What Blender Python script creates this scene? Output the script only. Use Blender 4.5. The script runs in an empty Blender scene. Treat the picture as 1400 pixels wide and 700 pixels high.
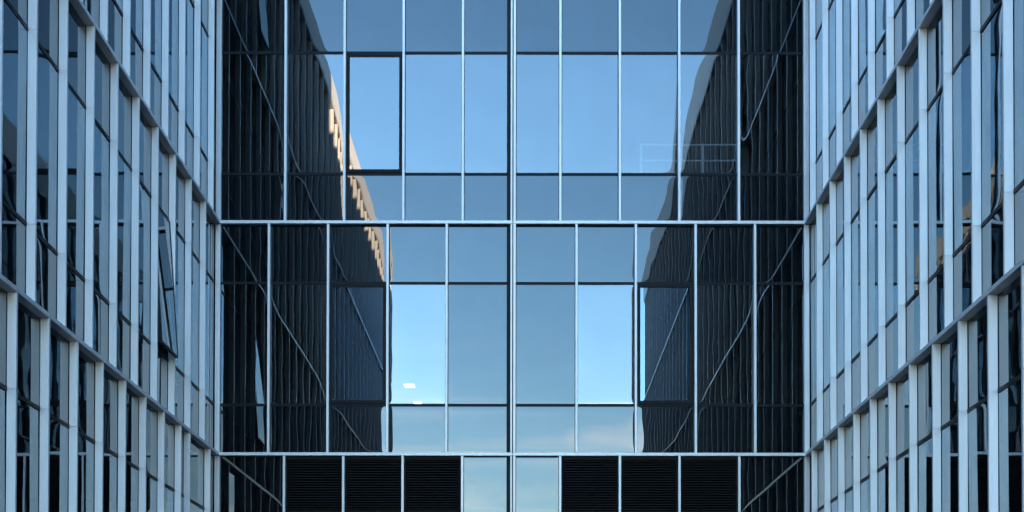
import bpy, math, random
from mathutils import Vector, Matrix

# ------------------------------------------------------------------ camera, sky, sun, exposure
scene = bpy.context.scene
COL = scene.collection
RAD = math.radians
EYE = 1.65                                   # eye height of the photographer above the paving

cam = bpy.data.cameras.new('camera')
cam.sensor_width = 36.0
cam.lens = 2000.0 / 1400.0 * 36.0
cam.shift_x = (700.0 - 717.22) / 1400.0
cam.shift_y = (926.46 - 350.0) / 1400.0
cam.clip_start = 0.05
cam.clip_end = 5000.0
cam_ob = bpy.data.objects.new('camera', cam)
COL.objects.link(cam_ob)
pitch, roll, yaw = 0.017427, 0.001121, -0.000375
fw = Vector((math.sin(yaw) * math.cos(pitch), math.cos(yaw) * math.cos(pitch), math.sin(pitch)))
rt = Vector((math.cos(yaw), -math.sin(yaw), 0.0))
up = rt.cross(fw)
rt2 = rt * math.cos(roll) + up * math.sin(roll)
up2 = up * math.cos(roll) - rt * math.sin(roll)
m3 = Matrix((rt2, up2, -fw)).transposed()
cam_ob.matrix_world = Matrix.Translation((0, 0, EYE)) @ m3.to_4x4()
scene.camera = cam_ob

SUN_EL, SUN_AZ = 6.0, 36.0                   # degrees; azimuth from +Y towards +X
world = bpy.data.worlds.new('World')
scene.world = world
world.use_nodes = True
wn, wl = world.node_tree.nodes, world.node_tree.links
wn.clear()
w_out = wn.new('ShaderNodeOutputWorld')
w_bg = wn.new('ShaderNodeBackground')
w_sky = wn.new('ShaderNodeTexSky')
w_sky.sky_type = 'NISHITA'
w_sky.sun_disc = False
w_sky.sun_elevation = RAD(SUN_EL)
w_sky.sun_rotation = RAD(SUN_AZ)
w_sky.altitude = 100.0
w_sky.air_density = 1.0
w_sky.dust_density = 0.05
w_sky.ozone_density = 2.6
w_bg.inputs['Strength'].default_value = 0.15
# thin high cloud veils, the same statistics over the whole sky
w_tc = wn.new('ShaderNodeTexCoord')
w_map = wn.new('ShaderNodeMapping')
w_map.inputs['Scale'].default_value = (2.0, 2.0, 14.0)
w_noise = wn.new('ShaderNodeTexNoise')
w_noise.inputs['Scale'].default_value = 2.4
w_noise.inputs['Detail'].default_value = 8.0
w_noise.inputs['Roughness'].default_value = 0.58
w_noise.inputs['Distortion'].default_value = 0.35
w_ramp = wn.new('ShaderNodeMapRange')
w_ramp.inputs['From Min'].default_value = 0.45
w_ramp.inputs['From Max'].default_value = 0.66
w_ramp.inputs['To Min'].default_value = 0.10
w_ramp.inputs['To Max'].default_value = 0.90
w_sep = wn.new('ShaderNodeSeparateXYZ')
w_low = wn.new('ShaderNodeMapRange')             # the veils lie low over the horizon, all the way round
w_low.interpolation_type = 'SMOOTHSTEP'
w_low.inputs['From Min'].default_value = math.sin(RAD(15.0))
w_low.inputs['From Max'].default_value = math.sin(RAD(6.0))
w_fac = wn.new('ShaderNodeMath'); w_fac.operation = 'MULTIPLY'
w_mix = wn.new('ShaderNodeMix')
w_mix.data_type = 'RGBA'
w_mix.inputs['B'].default_value = (4.0, 4.1, 4.1, 1)
wl.new(w_tc.outputs['Generated'], w_map.inputs['Vector'])
wl.new(w_map.outputs['Vector'], w_noise.inputs['Vector'])
wl.new(w_noise.outputs['Fac'], w_ramp.inputs['Value'])
wl.new(w_tc.outputs['Generated'], w_sep.inputs['Vector'])
wl.new(w_sep.outputs['Z'], w_low.inputs['Value'])
wl.new(w_ramp.outputs['Result'], w_fac.inputs[0])
wl.new(w_low.outputs['Result'], w_fac.inputs[1])
wl.new(w_fac.outputs[0], w_mix.inputs['Factor'])
wl.new(w_sky.outputs['Color'], w_mix.inputs['A'])
wl.new(w_mix.outputs['Result'], w_bg.inputs['Color'])
wl.new(w_bg.outputs['Background'], w_out.inputs['Surface'])

sun = bpy.data.lights.new('sun', 'SUN')
sun.energy = 5.0
sun.angle = RAD(0.5)
sun.color = (1.0, 0.72, 0.48)
sun_ob = bpy.data.objects.new('sun', sun)
COL.objects.link(sun_ob)
to_sun = Vector((math.sin(RAD(SUN_AZ)) * math.cos(RAD(SUN_EL)), math.cos(RAD(SUN_AZ)) * math.cos(RAD(SUN_EL)), math.sin(RAD(SUN_EL))))
sun_ob.rotation_euler = to_sun.to_track_quat('Z', 'Y').to_euler()
sun_ob.location = to_sun * 200

scene.view_settings.view_transform = 'Standard'
scene.view_settings.look = 'None'
scene.view_settings.gamma = 1.0
scene.view_settings.use_curve_mapping = False
scene.view_settings.exposure = 4.2
scene.render.engine = 'CYCLES'
cy = scene.cycles
cy.max_bounces = 16
cy.diffuse_bounces = 3
cy.glossy_bounces = 12
cy.transmission_bounces = 8
cy.transparent_max_bounces = 24
cy.sample_clamp_indirect = 6.0
cy.blur_glossy = 0.0
cy.use_denoising = True

# ------------------------------------------------------------------ materials
def new_mat(name):
    m = bpy.data.materials.new(name)
    m.use_nodes = True
    nt = m.node_tree
    nt.nodes.clear()
    return m, nt.nodes, nt.links

def solid(name, col, rough=0.5, metal=0.0, var=0.06, scale=3.0, bump=0.0, stretch=(1, 1, 1), spec=0.5):
    m, n, l = new_mat(name)
    out = n.new('ShaderNodeOutputMaterial')
    b = n.new('ShaderNodeBsdfPrincipled')
    tc = n.new('ShaderNodeTexCoord')
    mp = n.new('ShaderNodeMapping'); mp.inputs['Scale'].default_value = stretch
    no = n.new('ShaderNodeTexNoise'); no.inputs['Scale'].default_value = scale; no.inputs['Detail'].default_value = 6
    no.inputs['Roughness'].default_value = 0.65
    info = n.new('ShaderNodeObjectInfo')
    add = n.new('ShaderNodeVectorMath'); add.operation = 'ADD'
    l.new(tc.outputs['Object'], mp.inputs['Vector'])
    l.new(mp.outputs['Vector'], add.inputs[0]); l.new(info.outputs['Random'], add.inputs[1])
    l.new(add.outputs['Vector'], no.inputs['Vector'])
    mr = n.new('ShaderNodeMapRange'); mr.inputs['From Min'].default_value = 0.25; mr.inputs['From Max'].default_value = 0.75
    mr.inputs['To Min'].default_value = 1.0 - var; mr.inputs['To Max'].default_value = 1.0 + var
    l.new(no.outputs['Fac'], mr.inputs['Value'])
    mr2 = n.new('ShaderNodeMapRange'); mr2.inputs['To Min'].default_value = 1.0 - var * 0.6; mr2.inputs['To Max'].default_value = 1.0 + var * 0.6
    l.new(info.outputs['Random'], mr2.inputs['Value'])
    mu = n.new('ShaderNodeMath'); mu.operation = 'MULTIPLY'
    l.new(mr.outputs['Result'], mu.inputs[0]); l.new(mr2.outputs['Result'], mu.inputs[1])
    sc = n.new('ShaderNodeVectorMath'); sc.operation = 'SCALE'
    sc.inputs[0].default_value = col
    l.new(mu.outputs[0], sc.inputs['Scale'])
    l.new(sc.outputs['Vector'], b.inputs['Base Color'])
    b.inputs['Roughness'].default_value = rough
    b.inputs['Metallic'].default_value = metal
    b.inputs['Specular IOR Level'].default_value = spec
    if bump:
        bp = n.new('ShaderNodeBump'); bp.inputs['Strength'].default_value = bump; bp.inputs['Distance'].default_value = 0.01
        l.new(no.outputs['Fac'], bp.inputs['Height']); l.new(bp.outputs['Normal'], b.inputs['Normal'])
    l.new(b.outputs['BSDF'], out.inputs['Surface'])
    return m

def glass(name, r0, tint, through, dark=None, graze=0.85):
    """coated facade glass: mirror share r0 (rising at grazing angles), the rest passes (through) or meets a dark back coat (dark)"""
    m, n, l = new_mat(name)
    out = n.new('ShaderNodeOutputMaterial')
    lw = n.new('ShaderNodeLayerWeight'); lw.inputs['Blend'].default_value = 0.5
    pw = n.new('ShaderNodeMath'); pw.operation = 'POWER'; pw.inputs[1].default_value = 5.0
    l.new(lw.outputs['Facing'], pw.inputs[0])
    ma = n.new('ShaderNodeMath'); ma.operation = 'MULTIPLY_ADD'
    ma.inputs[1].default_value = (1 - r0) * graze; ma.inputs[2].default_value = r0
    l.new(pw.outputs[0], ma.inputs[0])
    # faint film of dust: mirror share varies a little from place to place
    tc = n.new('ShaderNodeTexCoord')
    info = n.new('ShaderNodeObjectInfo')
    no = n.new('ShaderNodeTexNoise'); no.inputs['Scale'].default_value = 1.7; no.inputs['Detail'].default_value = 5
    add = n.new('ShaderNodeVectorMath'); add.operation = 'ADD'
    l.new(tc.outputs['Object'], add.inputs[0]); l.new(info.outputs['Random'], add.inputs[1])
    l.new(add.outputs['Vector'], no.inputs['Vector'])
    mr = n.new('ShaderNodeMapRange'); mr.inputs['From Min'].default_value = 0.3; mr.inputs['From Max'].default_value = 0.7
    mr.inputs['To Min'].default_value = 0.965; mr.inputs['To Max'].default_value = 1.02
    l.new(no.outputs['Fac'], mr.inputs['Value'])
    mr2 = n.new('ShaderNodeMapRange'); mr2.inputs['To Min'].default_value = 0.975; mr2.inputs['To Max'].default_value = 1.025
    l.new(info.outputs['Random'], mr2.inputs['Value'])
    mu0 = n.new('ShaderNodeMath'); mu0.operation = 'MULTIPLY'
    l.new(mr.outputs['Result'], mu0.inputs[0]); l.new(mr2.outputs['Result'], mu0.inputs[1])
    mu = n.new('ShaderNodeMath'); mu.operation = 'MULTIPLY'; mu.use_clamp = True
    l.new(ma.outputs[0], mu.inputs[0]); l.new(mu0.outputs[0], mu.inputs[1])
    g = n.new('ShaderNodeBsdfGlossy'); g.inputs['Roughness'].default_value = 0.0; g.inputs['Color'].default_value = (*tint, 1)
    if dark is None:
        t = n.new('ShaderNodeBsdfTransparent'); t.inputs['Color'].default_value = (*through, 1)
    else:
        t = n.new('ShaderNodeBsdfDiffuse'); t.inputs['Color'].default_value = (*dark, 1)
    mx = n.new('ShaderNodeMixShader')
    l.new(mu.outputs[0], mx.inputs['Fac']); l.new(t.outputs[0], mx.inputs[1]); l.new(g.outputs[0], mx.inputs[2])
    mp = n.new('ShaderNodeMapping'); mp.inputs['Scale'].default_value = (9.0, 9.0, 0.9)
    l.new(add.outputs['Vector'], mp.inputs['Vector'])
    n2 = n.new('ShaderNodeTexNoise'); n2.inputs['Scale'].default_value = 1.6; n2.inputs['Detail'].default_value = 6; n2.inputs['Roughness'].default_value = 0.6
    l.new(mp.outputs['Vector'], n2.inputs['Vector'])
    md = n.new('ShaderNodeMapRange'); md.inputs['From Min'].default_value = 0.48; md.inputs['From Max'].default_value = 0.80
    md.inputs['To Min'].default_value = 0.0; md.inputs['To Max'].default_value = 0.022
    l.new(n2.outputs['Fac'], md.inputs['Value'])
    du = n.new('ShaderNodeBsdfDiffuse'); du.inputs['Color'].default_value = (0.30, 0.29, 0.27, 1)
    m2 = n.new('ShaderNodeMixShader')
    l.new(md.outputs['Result'], m2.inputs['Fac']); l.new(mx.outputs[0], m2.inputs[1]); l.new(du.outputs[0], m2.inputs[2])
    l.new(m2.outputs[0], out.inputs['Surface'])
    return m

def emitter(name, col, strength):
    m, n, l = new_mat(name)
    out = n.new('ShaderNodeOutputMaterial'); e = n.new('ShaderNodeEmission')
    e.inputs['Color'].default_value = (*col, 1); e.inputs['Strength'].default_value = strength
    l.new(e.outputs[0], out.inputs['Surface'])
    return m

def paving_mat():
    m, n, l = new_mat('paving')
    out = n.new('ShaderNodeOutputMaterial'); b = n.new('ShaderNodeBsdfPrincipled')
    tc = n.new('ShaderNodeTexCoord'); br = n.new('ShaderNodeTexBrick')
    br.inputs['Scale'].default_value = 1.0; br.inputs['Brick Width'].default_value = 0.6; br.inputs['Row Height'].default_value = 0.6
    br.inputs['Mortar Size'].default_value = 0.008
    br.inputs['Color1'].default_value = (0.10, 0.10, 0.10, 1); br.inputs['Color2'].default_value = (0.13, 0.13, 0.125, 1)
    br.inputs['Mortar'].default_value = (0.04, 0.04, 0.04, 1)
    l.new(tc.outputs['Object'], br.inputs['Vector']); l.new(br.outputs['Color'], b.inputs['Base Color'])
    b.inputs['Roughness'].default_value = 0.8
    l.new(b.outputs[0], out.inputs['Surface'])
    return m

M_ALU = solid('anodised_aluminium', (0.575, 0.565, 0.56), rough=0.38, metal=0.22, var=0.085, scale=2.2, stretch=(4, 4, 0.55))
M_DARK = solid('dark_frame', (0.005, 0.0065, 0.0095), rough=0.5, var=0.10, spec=0.12)
M_SASH = solid('dark_sash_frame', (0.0035, 0.005, 0.008), rough=0.45, var=0.10, spec=0.12)
M_LOUV = solid('black_louver', (0.004, 0.0045, 0.0052), rough=0.55, var=0.15, spec=0.12)
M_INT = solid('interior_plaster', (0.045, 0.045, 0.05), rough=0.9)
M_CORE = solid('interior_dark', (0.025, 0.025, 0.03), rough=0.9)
M_WALL = solid('outer_cladding', (0.35, 0.35, 0.36), rough=0.7)
M_ROOF = solid('roof_gravel', (0.25, 0.24, 0.23), rough=0.95, var=0.2)
M_PARA = solid('parapet_cladding', (0.48, 0.48, 0.48), rough=0.5, metal=0.0, var=0.05)
M_WHITE = solid('white_paint', (0.8, 0.8, 0.8), rough=0.5)
M_GND = solid('asphalt', (0.07, 0.07, 0.072), rough=0.9, var=0.2)
M_PAVE = paving_mat()
TINT = (0.84, 0.895, 0.93)
M_VIS = glass('vision_glass', 0.122, TINT, (0.33, 0.38, 0.40))
M_BLUE = glass('blue_coated_glass', 0.165, (0.60, 0.79, 0.96), (0.30, 0.38, 0.42))
M_WVIS = glass('wing_vision_glass', 0.22, (0.74, 0.90, 1.0), (0.30, 0.35, 0.38), graze=0.8)
M_WSPA = glass('wing_spandrel_glass', 0.13, (0.87, 0.95, 1.0), None, dark=(0.002, 0.003, 0.004), graze=0.8)
M_SPA = glass('spandrel_glass', 0.063, (0.87, 0.95, 1.0), None, dark=(0.002, 0.003, 0.004))
M_LAMP = emitter('lamp_panel', (1.0, 0.97, 0.92), 0.9)

# ------------------------------------------------------------------ helpers
rng = random.Random(11)

def empty(name, loc, label, cat, group=None):
    o = bpy.data.objects.new(name, None)
    o.location = loc
    o.empty_display_size = 0.3
    COL.objects.link(o)
    o['label'] = label; o['category'] = cat
    if group: o['group'] = group
    return o

class MB:
    def __init__(s): s.v, s.f, s.m = [], [], []
    def box(s, x0, x1, y0, y1, z0, z1, mi=0):
        if x0 > x1: x0, x1 = x1, x0
        if y0 > y1: y0, y1 = y1, y0
        if z0 > z1: z0, z1 = z1, z0
        b = len(s.v)
        s.v += [(x0, y0, z0), (x1, y0, z0), (x1, y1, z0), (x0, y1, z0), (x0, y0, z1), (x1, y0, z1), (x1, y1, z1), (x0, y1, z1)]
        for q in ((0, 3, 2, 1), (4, 5, 6, 7), (0, 1, 5, 4), (1, 2, 6, 5), (2, 3, 7, 6), (3, 0, 4, 7)):
            s.f.append(tuple(b + i for i in q)); s.m.append(mi)
        return s
    def quad(s, pts, mi=0):
        b = len(s.v); s.v += list(pts); s.f.append(tuple(range(b, b + len(pts)))); s.m.append(mi)
        return s
    def mesh(s, name, mats):
        me = bpy.data.meshes.new(name)
        me.from_pydata(s.v, [], s.f)
        for m in mats: me.materials.append(m)
        me.polygons.foreach_set('material_index', s.m)
        me.update()
        return me

def link(name, me, parent=None, loc=(0, 0, 0), kind=None, label=None):
    """LOC is a world position; parents are unrotated empties"""
    o = bpy.data.objects.new(name, me)
    COL.objects.link(o)
    if parent is not None:
        o.parent = parent
        base = Vector(parent.location)
        if parent.parent is not None: base = base + Vector(parent.parent.location)
        o.location = Vector(loc) - base
    else:
        o.location = loc
    if kind: o['kind'] = kind
    if label: o['label'] = label
    return o

def bevel(o, w=0.002):
    md = o.modifiers.new('bevel', 'BEVEL'); md.width = w; md.segments = 1; md.limit_method = 'ANGLE'
    return o

# ------------------------------------------------------------------ measured layout (metres; heights are above the paving)
PITCH = 3.985
BAR = [EYE + 4.227 + PITCH * k for k in range(4)]     # undersides of the storey ledges
BAR_H = 0.052
T1, T2, T_H = 1.003, 3.103, 0.046                     # transom centres below each ledge, and their height
GL_Y = 25.0                                           # glass plane of the end facade
GL_L, GL_R = -5.3234, 4.8672                          # glass planes of the two wings
FIN_D, LEDGE_D, FIN_W = 0.088, 0.0915, 0.041
PARA_TOP = BAR[3] + 0.75
STOREY = [(0.0, BAR[0]), (BAR[0] + BAR_H, BAR[1]), (BAR[1] + BAR_H, BAR[2]), (BAR[2] + BAR_H, BAR[3])]

def rows(k):
    """(z0, z1, role) of the glazing rows of storey k, and the transom heights"""
    z0, z1 = STOREY[k]
    a, b = z1 - T1, z1 - T2
    h = T_H / 2
    return [(a + h, z1 - 0.004, 'head'), (b + h, a - h, 'vision'), (z0 + 0.004, b - h, 'sill')], (a, b)

# ------------------------------------------------------------------ panes: slightly pillowed and wavy sheets
def axis_nodes(L, n):
    out = []
    for i in range(n + 1):
        t = -1 + 2 * i / n
        out.append(math.copysign(1 - (1 - abs(t)) ** 1.9, t) * L / 2)
    return out

def pane_mesh(w, h, seed, flat=False, mat=None, orient='back'):
    """sheet in the facade plane; orient back: faces -Y, left: faces +X, right: faces -X"""
    r = random.Random(seed)
    me = bpy.data.meshes.new('glass_pane')
    if flat:
        us, vs = [-w / 2, w / 2], [-h / 2, h / 2]
    else:
        us, vs = axis_nodes(w, 20), axis_nodes(h, 20 if h < 1.3 else 28)
    amp = r.choice((1, 1, 1, -1)) * r.uniform(0.25, 0.85) * 1e-3
    dec = r.uniform(0.022, 0.05)
    waves = [(r.uniform(0.010, 0.042) * 1e-3, r.uniform(8, 24), r.uniform(-13, 13), r.uniform(0, 6.28)) for _ in range(5)]
    lo = [r.uniform(-0.05, 0.05) * 1e-3 for _ in range(3)]
    vv = []
    for v in vs:
        for u in us:
            if flat:
                d = 0.0
            else:
                du, dv = w / 2 - abs(u), h / 2 - abs(v)
                d = amp * (1 - math.exp(-du / dec)) * (1 - math.exp(-dv / dec))
                for a, ku, kv, ph in waves: d += a * math.sin(ku * u + kv * v + ph)
                x, y = 2 * u / w, 2 * v / h
                d += lo[0] * x * y + lo[1] * (1 - x * x) + lo[2] * (1 - y * y)
            if orient == 'back': vv.append((u, -d, v))
            elif orient == 'left': vv.append((d, u, v))
            else: vv.append((-d, -u, v))
    nu = len(us)
    ff = [(j * nu + i, j * nu + i + 1, (j + 1) * nu + i + 1, (j + 1) * nu + i) for j in range(len(vs) - 1) for i in range(nu - 1)]
    me.from_pydata(vv, [], ff)
    me.materials.append(mat)
    me.polygons.foreach_set('use_smooth', [True] * len(ff))
    me.update()
    return me

pane_cache = {}
def add_pane(parent, centre, w, h, mat, orient, tilt=0.0008, flat=False, name='glass_pane'):
    key = (round(w, 2), round(h, 2), mat.name, orient, flat, rng.randrange(7))
    if key not in pane_cache:
        pane_cache[key] = pane_mesh(w, h, hash(key[:2]) + 131 * key[-1] + len(orient), flat, mat, orient)
    o = link(name, pane_cache[key], parent, centre)
    if tilt:
        o.rotation_euler = (rng.gauss(0, tilt) if orient == 'back' else 0, rng.gauss(0, tilt) if orient != 'back' else 0, rng.gauss(0, tilt))
    return o

# ------------------------------------------------------------------ ground
g = MB(); g.quad([(-900, -900, 0), (900, -900, 0), (900, 900, 0), (-900, 900, 0)])
link('ground', g.mesh('ground', [M_GND]), kind='structure')
g = MB(); g.quad([(GL_L - 0.2, -12, 0.004), (GL_R + 0.2, -12, 0.004), (GL_R + 0.2, GL_Y + 0.2, 0.004), (GL_L - 0.2, GL_Y + 0.2, 0.004)])
link('courtyard_paving', g.mesh('courtyard_paving', [M_PAVE]), kind='structure')

# ------------------------------------------------------------------ end facade
back = empty('glass_building', (0, GL_Y, 0), 'glass curtain wall building closing the courtyard between the two side wings', 'building')
XL_, XR_ = GL_L + 0.0895, GL_R - 0.0895               # the end facade spans between the ledge fronts of the wings
MULL_A = [-4.123, -3.111, -2.097, -1.079, 0.594, 1.614, 2.633, 3.655]
MULL_B = [-4.396, -3.383, -2.363, -1.352, 0.873, 1.888, 2.912, 3.929]
MULLS = [MULL_A, MULL_B, MULL_A, MULL_B]
JOINT = (-0.3235, -0.2645, -0.2585, -0.2280, -0.2130, -0.1690)

def fin_back(x, z0, z1):
    m = MB()
    m.box(-FIN_W / 2 - 0.008, FIN_W / 2 + 0.008, 0.002, 0.05, z0, z1, 1)
    m.box(-FIN_W / 2, FIN_W / 2, -FIN_D, 0.0015, z0 + 0.002, z1 - 0.002, 0)
    bevel(link('mullion', m.mesh('mullion', [M_ALU, M_DARK]), back, (x, GL_Y, 0)))

def sash(parent, cx, cz, w, h, orient, opened=0.0, pane=None):
    """dark framed top-hung casement filling a vision bay; opened = swing in radians"""
    out = {'back': Vector((0, -1, 0)), 'left': Vector((1, 0, 0)), 'right': Vector((-1, 0, 0))}[orient]
    if orient == 'back': org = Vector((cx, GL_Y, cz + h / 2))
    else: org = Vector((GL_L if orient == 'left' else GL_R, cx, cz + h / 2))
    e = bpy.data.objects.new('casement_window', None); COL.objects.link(e)
    e.empty_display_size = 0.1
    e.parent = parent; e.location = org - Vector(parent.location)
    if opened: e['label'] = 'top hung casement pushed open at the bottom'
    fr, wd = MB(), 0.052
    def ring(m, i0, i1, d0, d1, mi=0):
        for (a, b, c, d) in ((-w / 2 + i0, -w / 2 + i1, -h + i0, -i0), (w / 2 - i1, w / 2 - i0, -h + i0, -i0),
                             (-w / 2 + i1, w / 2 - i1, -i1, -i0), (-w / 2 + i1, w / 2 - i1, -h + i0, -h + i1)):
            if orient == 'back': m.box(a, b, -d1, -d0, c, d, mi)
            elif orient == 'left': m.box(d0, d1, a, b, c, d, mi)
            else: m.box(-d1, -d0, a, b, c, d, mi)
    if opened:
        ring(fr, 0.003, 0.030, -0.040, 0.012)
    else:
        ring(fr, 0.003, 0.024, -0.03, 0.022)
        ring(fr, 0.0245, 0.029, -0.03, 0.004)
        ring(fr, 0.0295, 0.054, -0.03, 0.018)
    gi = 0.029 if opened else 0.051
    f = bpy.data.objects.new('sash_frame', fr.mesh('sash_frame', [M_SASH])); COL.objects.link(f); f.parent = e
    gp = bpy.data.objects.new('sash_glass', pane_mesh(w - 2 * gi, h - 2 * gi, 5, True, pane or M_VIS, orient)); COL.objects.link(gp)
    gp.parent = e; gp.location = Vector((0, 0, -h / 2)) + out * 0.006
    if opened:
        e.rotation_euler = (0, -opened if orient == 'left' else opened, 0)
        # friction stays at the jambs
        st = MB()
        for s in (-1, 1):
            y = s * (w / 2 - 0.02)
            d = -h * 0.62
            st.box(-0.06, 0.0, y - 0.006, y + 0.006, d, d + 0.35)
        so = bpy.data.objects.new('window_stay', st.mesh('window_stay', [M_DARK])); COL.objects.link(so); so.parent = e; so['kind'] = 'stuff'
    return e

SASHES = {(2, 2), (1, 2), (1, 7)}                     # (storey, bay from the left)
SOLID_VISION = {(1, 4), (1, 5)}                       # the two opaque bays beside the joint
LOUVERS = {1, 2, 3, 6, 7, 8}
louver_cache = {}
for k in range(4):
    z0, z1 = STOREY[k]
    rws, trs = rows(k)
    for x in MULLS[k]: fin_back(x, z0, z1)
    edges = [XL_] + MULLS[k][:4] + [JOINT[0] + 0.031, JOINT[5] - 0.031] + MULLS[k][4:] + [XR_]
    spans = [(edges[i], edges[i + 1]) for i in range(len(edges) - 1) if not (abs(edges[i] - JOINT[0] - 0.031) < 1e-6)]
    for bi, (a, b) in enumerate(spans):
        ga, gb = a + 0.028, b - 0.028
        if bi == 0: ga = a + 0.001
        if bi == len(spans) - 1: gb = b - 0.001
        for ri, (ra, rb, role) in enumerate(rws):
            cx, cz, w, h = (ga + gb) / 2, (ra + rb) / 2, gb - ga, rb - ra
            if k == 0 and bi in LOUVERS:
                key = (round(w, 2), round(h, 2))
                if key not in louver_cache:
                    sl, fr = MB(), MB()
                    fr.box(-w / 2, -w / 2 + 0.012, -0.02, 0.06, -h / 2, h / 2); fr.box(w / 2 - 0.012, w / 2, -0.02, 0.06, -h / 2, h / 2)
                    fr.box(-w / 2 + 0.012, w / 2 - 0.012, -0.02, 0.06, h / 2 - 0.055, h / 2)
                    fr.box(-w / 2 + 0.012, w / 2 - 0.012, -0.02, 0.06, -h / 2, -h / 2 + 0.03)
                    fr.box(-w / 2 + 0.012, w / 2 - 0.012, 0.055, 0.06, -h / 2 + 0.03, h / 2 - 0.055)
                    n = int((h - 0.085) / 0.0432)
                    for i in range(n):
                        zz = h / 2 - 0.070 - i * 0.0432
                        x0, x1 = -w / 2 + 0.012, w / 2 - 0.012
                        # slanted blade with a small front lip
                        sl.quad([(x0, -0.012, zz - 0.018), (x1, -0.012, zz - 0.018), (x1, -0.012, zz - 0.006), (x0, -0.012, zz - 0.006)])
                        sl.quad([(x0, -0.012, zz - 0.006), (x1, -0.012, zz - 0.006), (x1, 0.045, zz + 0.03), (x0, 0.045, zz + 0.03)])
                        sl.quad([(x0, 0.045, zz + 0.021), (x1, 0.045, zz + 0.021), (x1, -0.012, zz - 0.018), (x0, -0.012, zz - 0.018)])
                    louver_cache[key] = (fr.mesh('louver', [M_LOUV]), sl.mesh('louver_blades', [M_LOUV]))
                fo = link('louver', louver_cache[key][0], back, (cx, GL_Y, cz))
                bo = bpy.data.objects.new('louver_blades', louver_cache[key][1]); COL.objects.link(bo); bo.parent = fo; bo['kind'] = 'stuff'
                continue
            if role == 'vision' and (k, bi) in SASHES:
                sash(back, cx, cz, w, h, 'back', pane=M_BLUE if k == 1 else M_VIS); continue
            vis = role == 'vision' and (k, bi) not in SOLID_VISION
            add_pane(back, (cx, GL_Y + 0.008, cz), w, h, M_VIS if vis else M_SPA, 'back')
        for tz in trs:
            m = MB(); m.box(-(gb - ga) / 2 - 0.0005, (gb - ga) / 2 + 0.0005, -0.003, 0.06, -T_H / 2, T_H / 2)
            link('transom', m.mesh('transom', [M_DARK]), back, ((ga + gb) / 2, GL_Y, tz))
    # expansion joint in the middle: wide dark jamb and two posts with a seam
    m = MB()
    m.box(JOINT[0], JOINT[1], -0.010, 0.06, z0, z1, 1)
    m.box(JOINT[1] + 0.0005, JOINT[4] + 0.002, -0.03, 0.055, z0, z1, 1)
    m.box(JOINT[4] + 0.0025, JOINT[5] + 0.011, -0.006, 0.05, z0, z1, 1)
    m.box(JOINT[2], JOINT[3], -FIN_D, -0.0305, z0 + 0.002, z1 - 0.002, 0)
    m.box(JOINT[4] + 0.003, JOINT[5], -FIN_D, -0.0065, z0 + 0.002, z1 - 0.002, 0)
    bevel(link('expansion_joint', m.mesh('expansion_joint', [M_ALU, M_DARK]), back, (0, GL_Y, 0)))
    # storey ledge
    if k < 4:
        m = MB()
        xj = (JOINT[3] + JOINT[4]) / 2
        m.box(XL_ + 0.001, xj - 0.005, -LEDGE_D, 0.06, BAR[k], BAR[k] + BAR_H)
        m.box(xj + 0.005, XR_ - 0.001, -LEDGE_D, 0.06, BAR[k], BAR[k] + BAR_H)
        bevel(link('ledge', m.mesh('ledge', [M_ALU]), back, (0, GL_Y, 0)))
# body of the building behind the glass
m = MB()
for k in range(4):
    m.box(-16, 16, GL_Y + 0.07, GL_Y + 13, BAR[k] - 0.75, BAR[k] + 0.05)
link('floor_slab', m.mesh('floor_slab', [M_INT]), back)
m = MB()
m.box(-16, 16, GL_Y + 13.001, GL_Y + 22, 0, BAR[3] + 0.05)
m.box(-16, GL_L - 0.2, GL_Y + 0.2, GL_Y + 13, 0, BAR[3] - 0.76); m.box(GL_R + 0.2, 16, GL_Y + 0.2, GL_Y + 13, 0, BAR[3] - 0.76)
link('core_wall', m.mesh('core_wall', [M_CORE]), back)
m = MB(); m.box(XL_, XR_, -0.05, 0.15, BAR[3] + BAR_H + 0.001, PARA_TOP)
link('parapet', m.mesh('parapet', [M_PARA]), back, (0, GL_Y, 0))
m = MB(); m.box(-16, 16, GL_Y + 0.16, GL_Y + 22, BAR[3] + 0.051, PARA_TOP - 0.1)
m.box(-14, 5.2, GL_Y + 0.3, GL_Y + 18, PARA_TOP - 0.1, EYE + 38)      # unseen taller block, added to screen sun-side sky from the wing fins
link('roof', m.mesh('roof', [M_WALL]), back)

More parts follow.
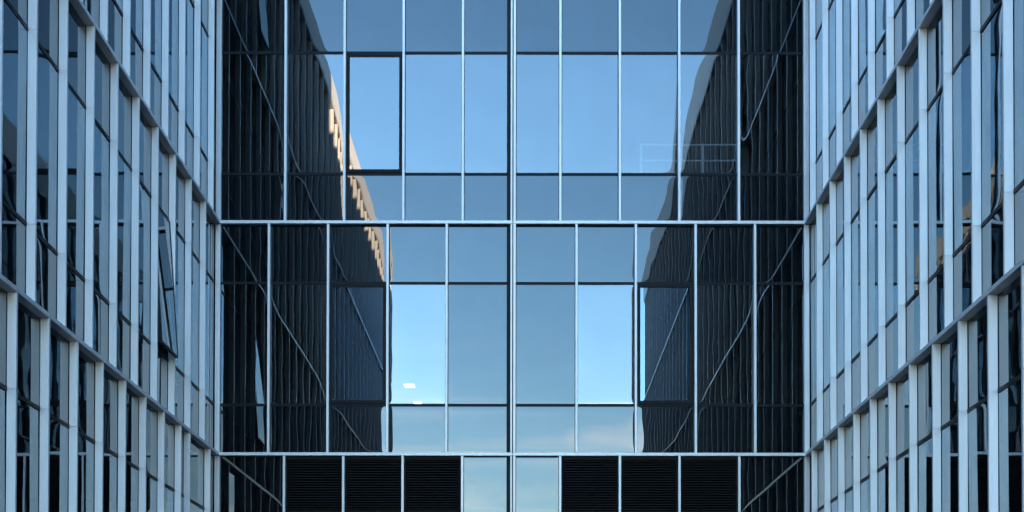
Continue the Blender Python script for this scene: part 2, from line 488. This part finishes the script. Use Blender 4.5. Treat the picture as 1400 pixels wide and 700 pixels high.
# ------------------------------------------------------------------ side wings
def wing(side, label, end_y, spacing, starts, specials):
    """side -1 = left wing (faces +X), +1 = right wing (faces -X)"""
    G = GL_L if side < 0 else GL_R
    orient = 'left' if side < 0 else 'right'
    root = empty('building_wing', (G, GL_Y, 0), label, 'building')
    def X(out): return G - side * out                   # out = distance into the courtyard
    near_y = 13.2                                       # bays nearer the camera than this lie outside the frame
    fin_cache = {}
    far_fins, far_v, far_s = MB(), MB(), MB()
    for k in range(4):
        z0, z1 = STOREY[k]
        rws, trs = rows(k)
        ys = []
        y = starts[k]
        while y > end_y + 0.3:
            ys.append(y); y -= spacing[k]
        for (kk, old, new) in specials:
            if kk == k:
                i = min(range(len(ys)), key=lambda q: abs(ys[q] - old)); ys[i] = new
        if k not in fin_cache:
            m = MB()
            m.box(side * 0.05, side * 0.009, -FIN_W / 2 - 0.007, FIN_W / 2 + 0.007, z0, z1, 1)
            # three lengths of extrusion with hairline joints at the transoms
            cuts = [z0 + 0.002, trs[1], trs[0], z1 - 0.002]
            for i in range(3):
                m.box(side * 0.0085, -side * FIN_D, -FIN_W / 2, FIN_W / 2, cuts[i] + (0.001 if i else 0), cuts[i + 1] - (0.001 if i < 2 else 0), 0)
            fin_cache[k] = m.mesh('mullion', [M_ALU, M_DARK])
        for yy in ys:
            if yy > near_y and k < 3:
                bevel(link('mullion', fin_cache[k], root, (G, yy, 0)), 0.0015)
            else:
                far_fins.box(X(-0.05), X(-0.009), yy - FIN_W / 2 - 0.007, yy + FIN_W / 2 + 0.007, z0, z1, 1)
                far_fins.box(X(-0.0085), X(FIN_D), yy - FIN_W / 2, yy + FIN_W / 2, z0 + 0.002, z1 - 0.002, 0)
        edges = [GL_Y - 0.03] + ys + [end_y]
        for i in range(len(edges) - 1):
            b, a = edges[i], edges[i + 1]
            ga, gb = a + 0.028, b - 0.028
            if gb - ga < 0.05: continue
            for (ra, rb, role) in rws:
                w, h, cy_, cz = gb - ga, rb - ra, (ga + gb) / 2, (ra + rb) / 2
                if role == 'vision' and side < 0 and k in (1, 3) and abs(cy_ - 21.25) < 0.4:
                    sash(root, cy_, cz, w, h, orient, opened=0.066 if k == 1 else 0.075); continue
                if (b > near_y and k < 3):
                    add_pane(root, (X(-0.014), cy_, cz), w, h, M_WVIS if role == 'vision' else M_WSPA, orient, tilt=0.0016)
                else:
                    # slight individual tilt of each far pane
                    e1, e2 = rng.gauss(0, 0.0012), rng.gauss(0, 0.0012)
                    q = [(X(e1 + e2 - 0.014), ga, ra), (X(-e1 + e2 - 0.014), gb, ra), (X(-e1 - e2 - 0.014), gb, rb), (X(e1 - e2 - 0.014), ga, rb)]
                    if side > 0: q = q[::-1]
                    (far_v if role == 'vision' else far_s).quad(q)
        for tz in trs:
            m = MB(); m.box(X(-0.06), X(-0.003), end_y, GL_Y - 0.03, tz - T_H / 2, tz + T_H / 2)
            link('transom', m.mesh('transom', [M_DARK]), root)
        m = MB(); m.box(X(-0.06), X(LEDGE_D), end_y, GL_Y - LEDGE_D - 0.002, BAR[k], BAR[k] + BAR_H)
        bevel(link('ledge', m.mesh('ledge', [M_ALU]), root))
        # corner post against the end facade
        m = MB()
        m.box(X(0.0), X(0.0885), GL_Y - 0.03, GL_Y + 0.02, z0, z1, 0)
        m.box(X(0.020), X(0.026), GL_Y - 0.045, GL_Y - 0.0305, z0, z1, 0)
        m.box(X(0.060), X(0.089), GL_Y - 0.060, GL_Y - 0.0305, z0, z1, 0)
        bevel(link('corner_post', m.mesh('corner_post', [M_ALU]), root))
    link('mullion_run', far_fins.mesh('mullion_run', [M_ALU, M_DARK]), root, kind='stuff')
    link('vision_glazing', far_v.mesh('vision_glazing', [M_WVIS]), root, kind='stuff')
    link('spandrel_glazing', far_s.mesh('spandrel_glazing', [M_WSPA]), root, kind='stuff')
    # parapet band, in lengths with open joints
    m = MB(); y = GL_Y - 0.002
    while y > end_y:
        y2 = max(end_y, y - 3.1)
        m.box(X(-0.2), X(0.10), y2 + 0.006, y, BAR[3] + BAR_H + 0.001, PARA_TOP + (0.42 if side > 0 else 0.0))  # right parapet raised to shorten the sunlit strip on the left wing
        y = y2
    link('parapet', m.mesh('parapet', [M_PARA]), root)
    m = MB()
    for k in range(4):
        m.box(X(-0.07), X(-5), end_y + 0.1, GL_Y + 0.05, BAR[k] - 0.75, BAR[k] + 0.05)
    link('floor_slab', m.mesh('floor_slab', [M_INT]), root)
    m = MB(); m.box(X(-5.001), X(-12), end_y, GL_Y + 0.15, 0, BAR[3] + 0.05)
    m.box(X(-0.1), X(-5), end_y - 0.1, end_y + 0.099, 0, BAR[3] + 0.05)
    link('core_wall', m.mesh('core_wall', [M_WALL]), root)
    m = MB(); m.box(X(-0.21), X(-12), end_y, GL_Y + 0.14, BAR[3] + 0.055, PARA_TOP - 0.12)
    link('roof', m.mesh('roof', [M_ROOF]), root)
    return root

wing(-1, 'left wing with close-set silver fins and one window tilted open', -5.6, (1.028, 1.034, 1.036, 1.034), (24.25, 23.828, 24.39, 23.828), [(0, 23.22, 22.785)])
wing(1, 'right wing with close-set silver fins and all windows shut', -8.9, (1.034, 1.040, 1.040, 1.040), (24.37, 23.9065, 24.45, 23.9065), [])

# ------------------------------------------------------------------ things seen through the glass of the end facade
def lamp(x, y, z, w, d, label):
    t = empty('ceiling_light', (x, y, z), label, 'lamp', 'ceiling lights in the middle storey')
    a, b = MB(), MB()
    a.box(-w / 2 - 0.02, w / 2 + 0.02, -d / 2 - 0.02, d / 2 + 0.02, 0.0, 0.05)
    b.box(-w / 2, w / 2, -d / 2, d / 2, -0.012, -0.001)
    link('housing', a.mesh('housing', [M_WHITE]), t, (x, y, z)); link('diffuser', b.mesh('diffuser', [M_LAMP]), t, (x, y, z))
zc = EYE + 7.38
lamp(-2.70, 33.9, zc, 0.22, 0.30, 'lit ceiling panel behind the bright pane left of the joint, the higher one')
lamp(-2.65, 35.85, zc, 0.17, 0.26, 'lit ceiling panel just above the transom, the lower of two behind the pane')

r = empty('guard_rail', (2.6, GL_Y + 0.9, BAR[1] + 0.055), 'thin white guard rail standing inside behind the upper right panes', 'railing')
ry, rx0, rx1, rz = GL_Y + 0.9, 2.055, 3.77, BAR[1] + 0.055
for zz in (EYE + 9.665, EYE + 9.949):
    m = MB(); m.box(rx0, rx1, ry - 0.012, ry + 0.012, zz - 0.012, zz + 0.012); link('rail', m.mesh('rail', [M_WHITE]), r)
for xx in (rx0, rx0 + 1.10, rx1):
    m = MB(); m.box(xx - 0.02, xx + 0.02, ry - 0.02, ry + 0.02, rz, EYE + 9.965); link('post', m.mesh('post', [M_WHITE]), r)
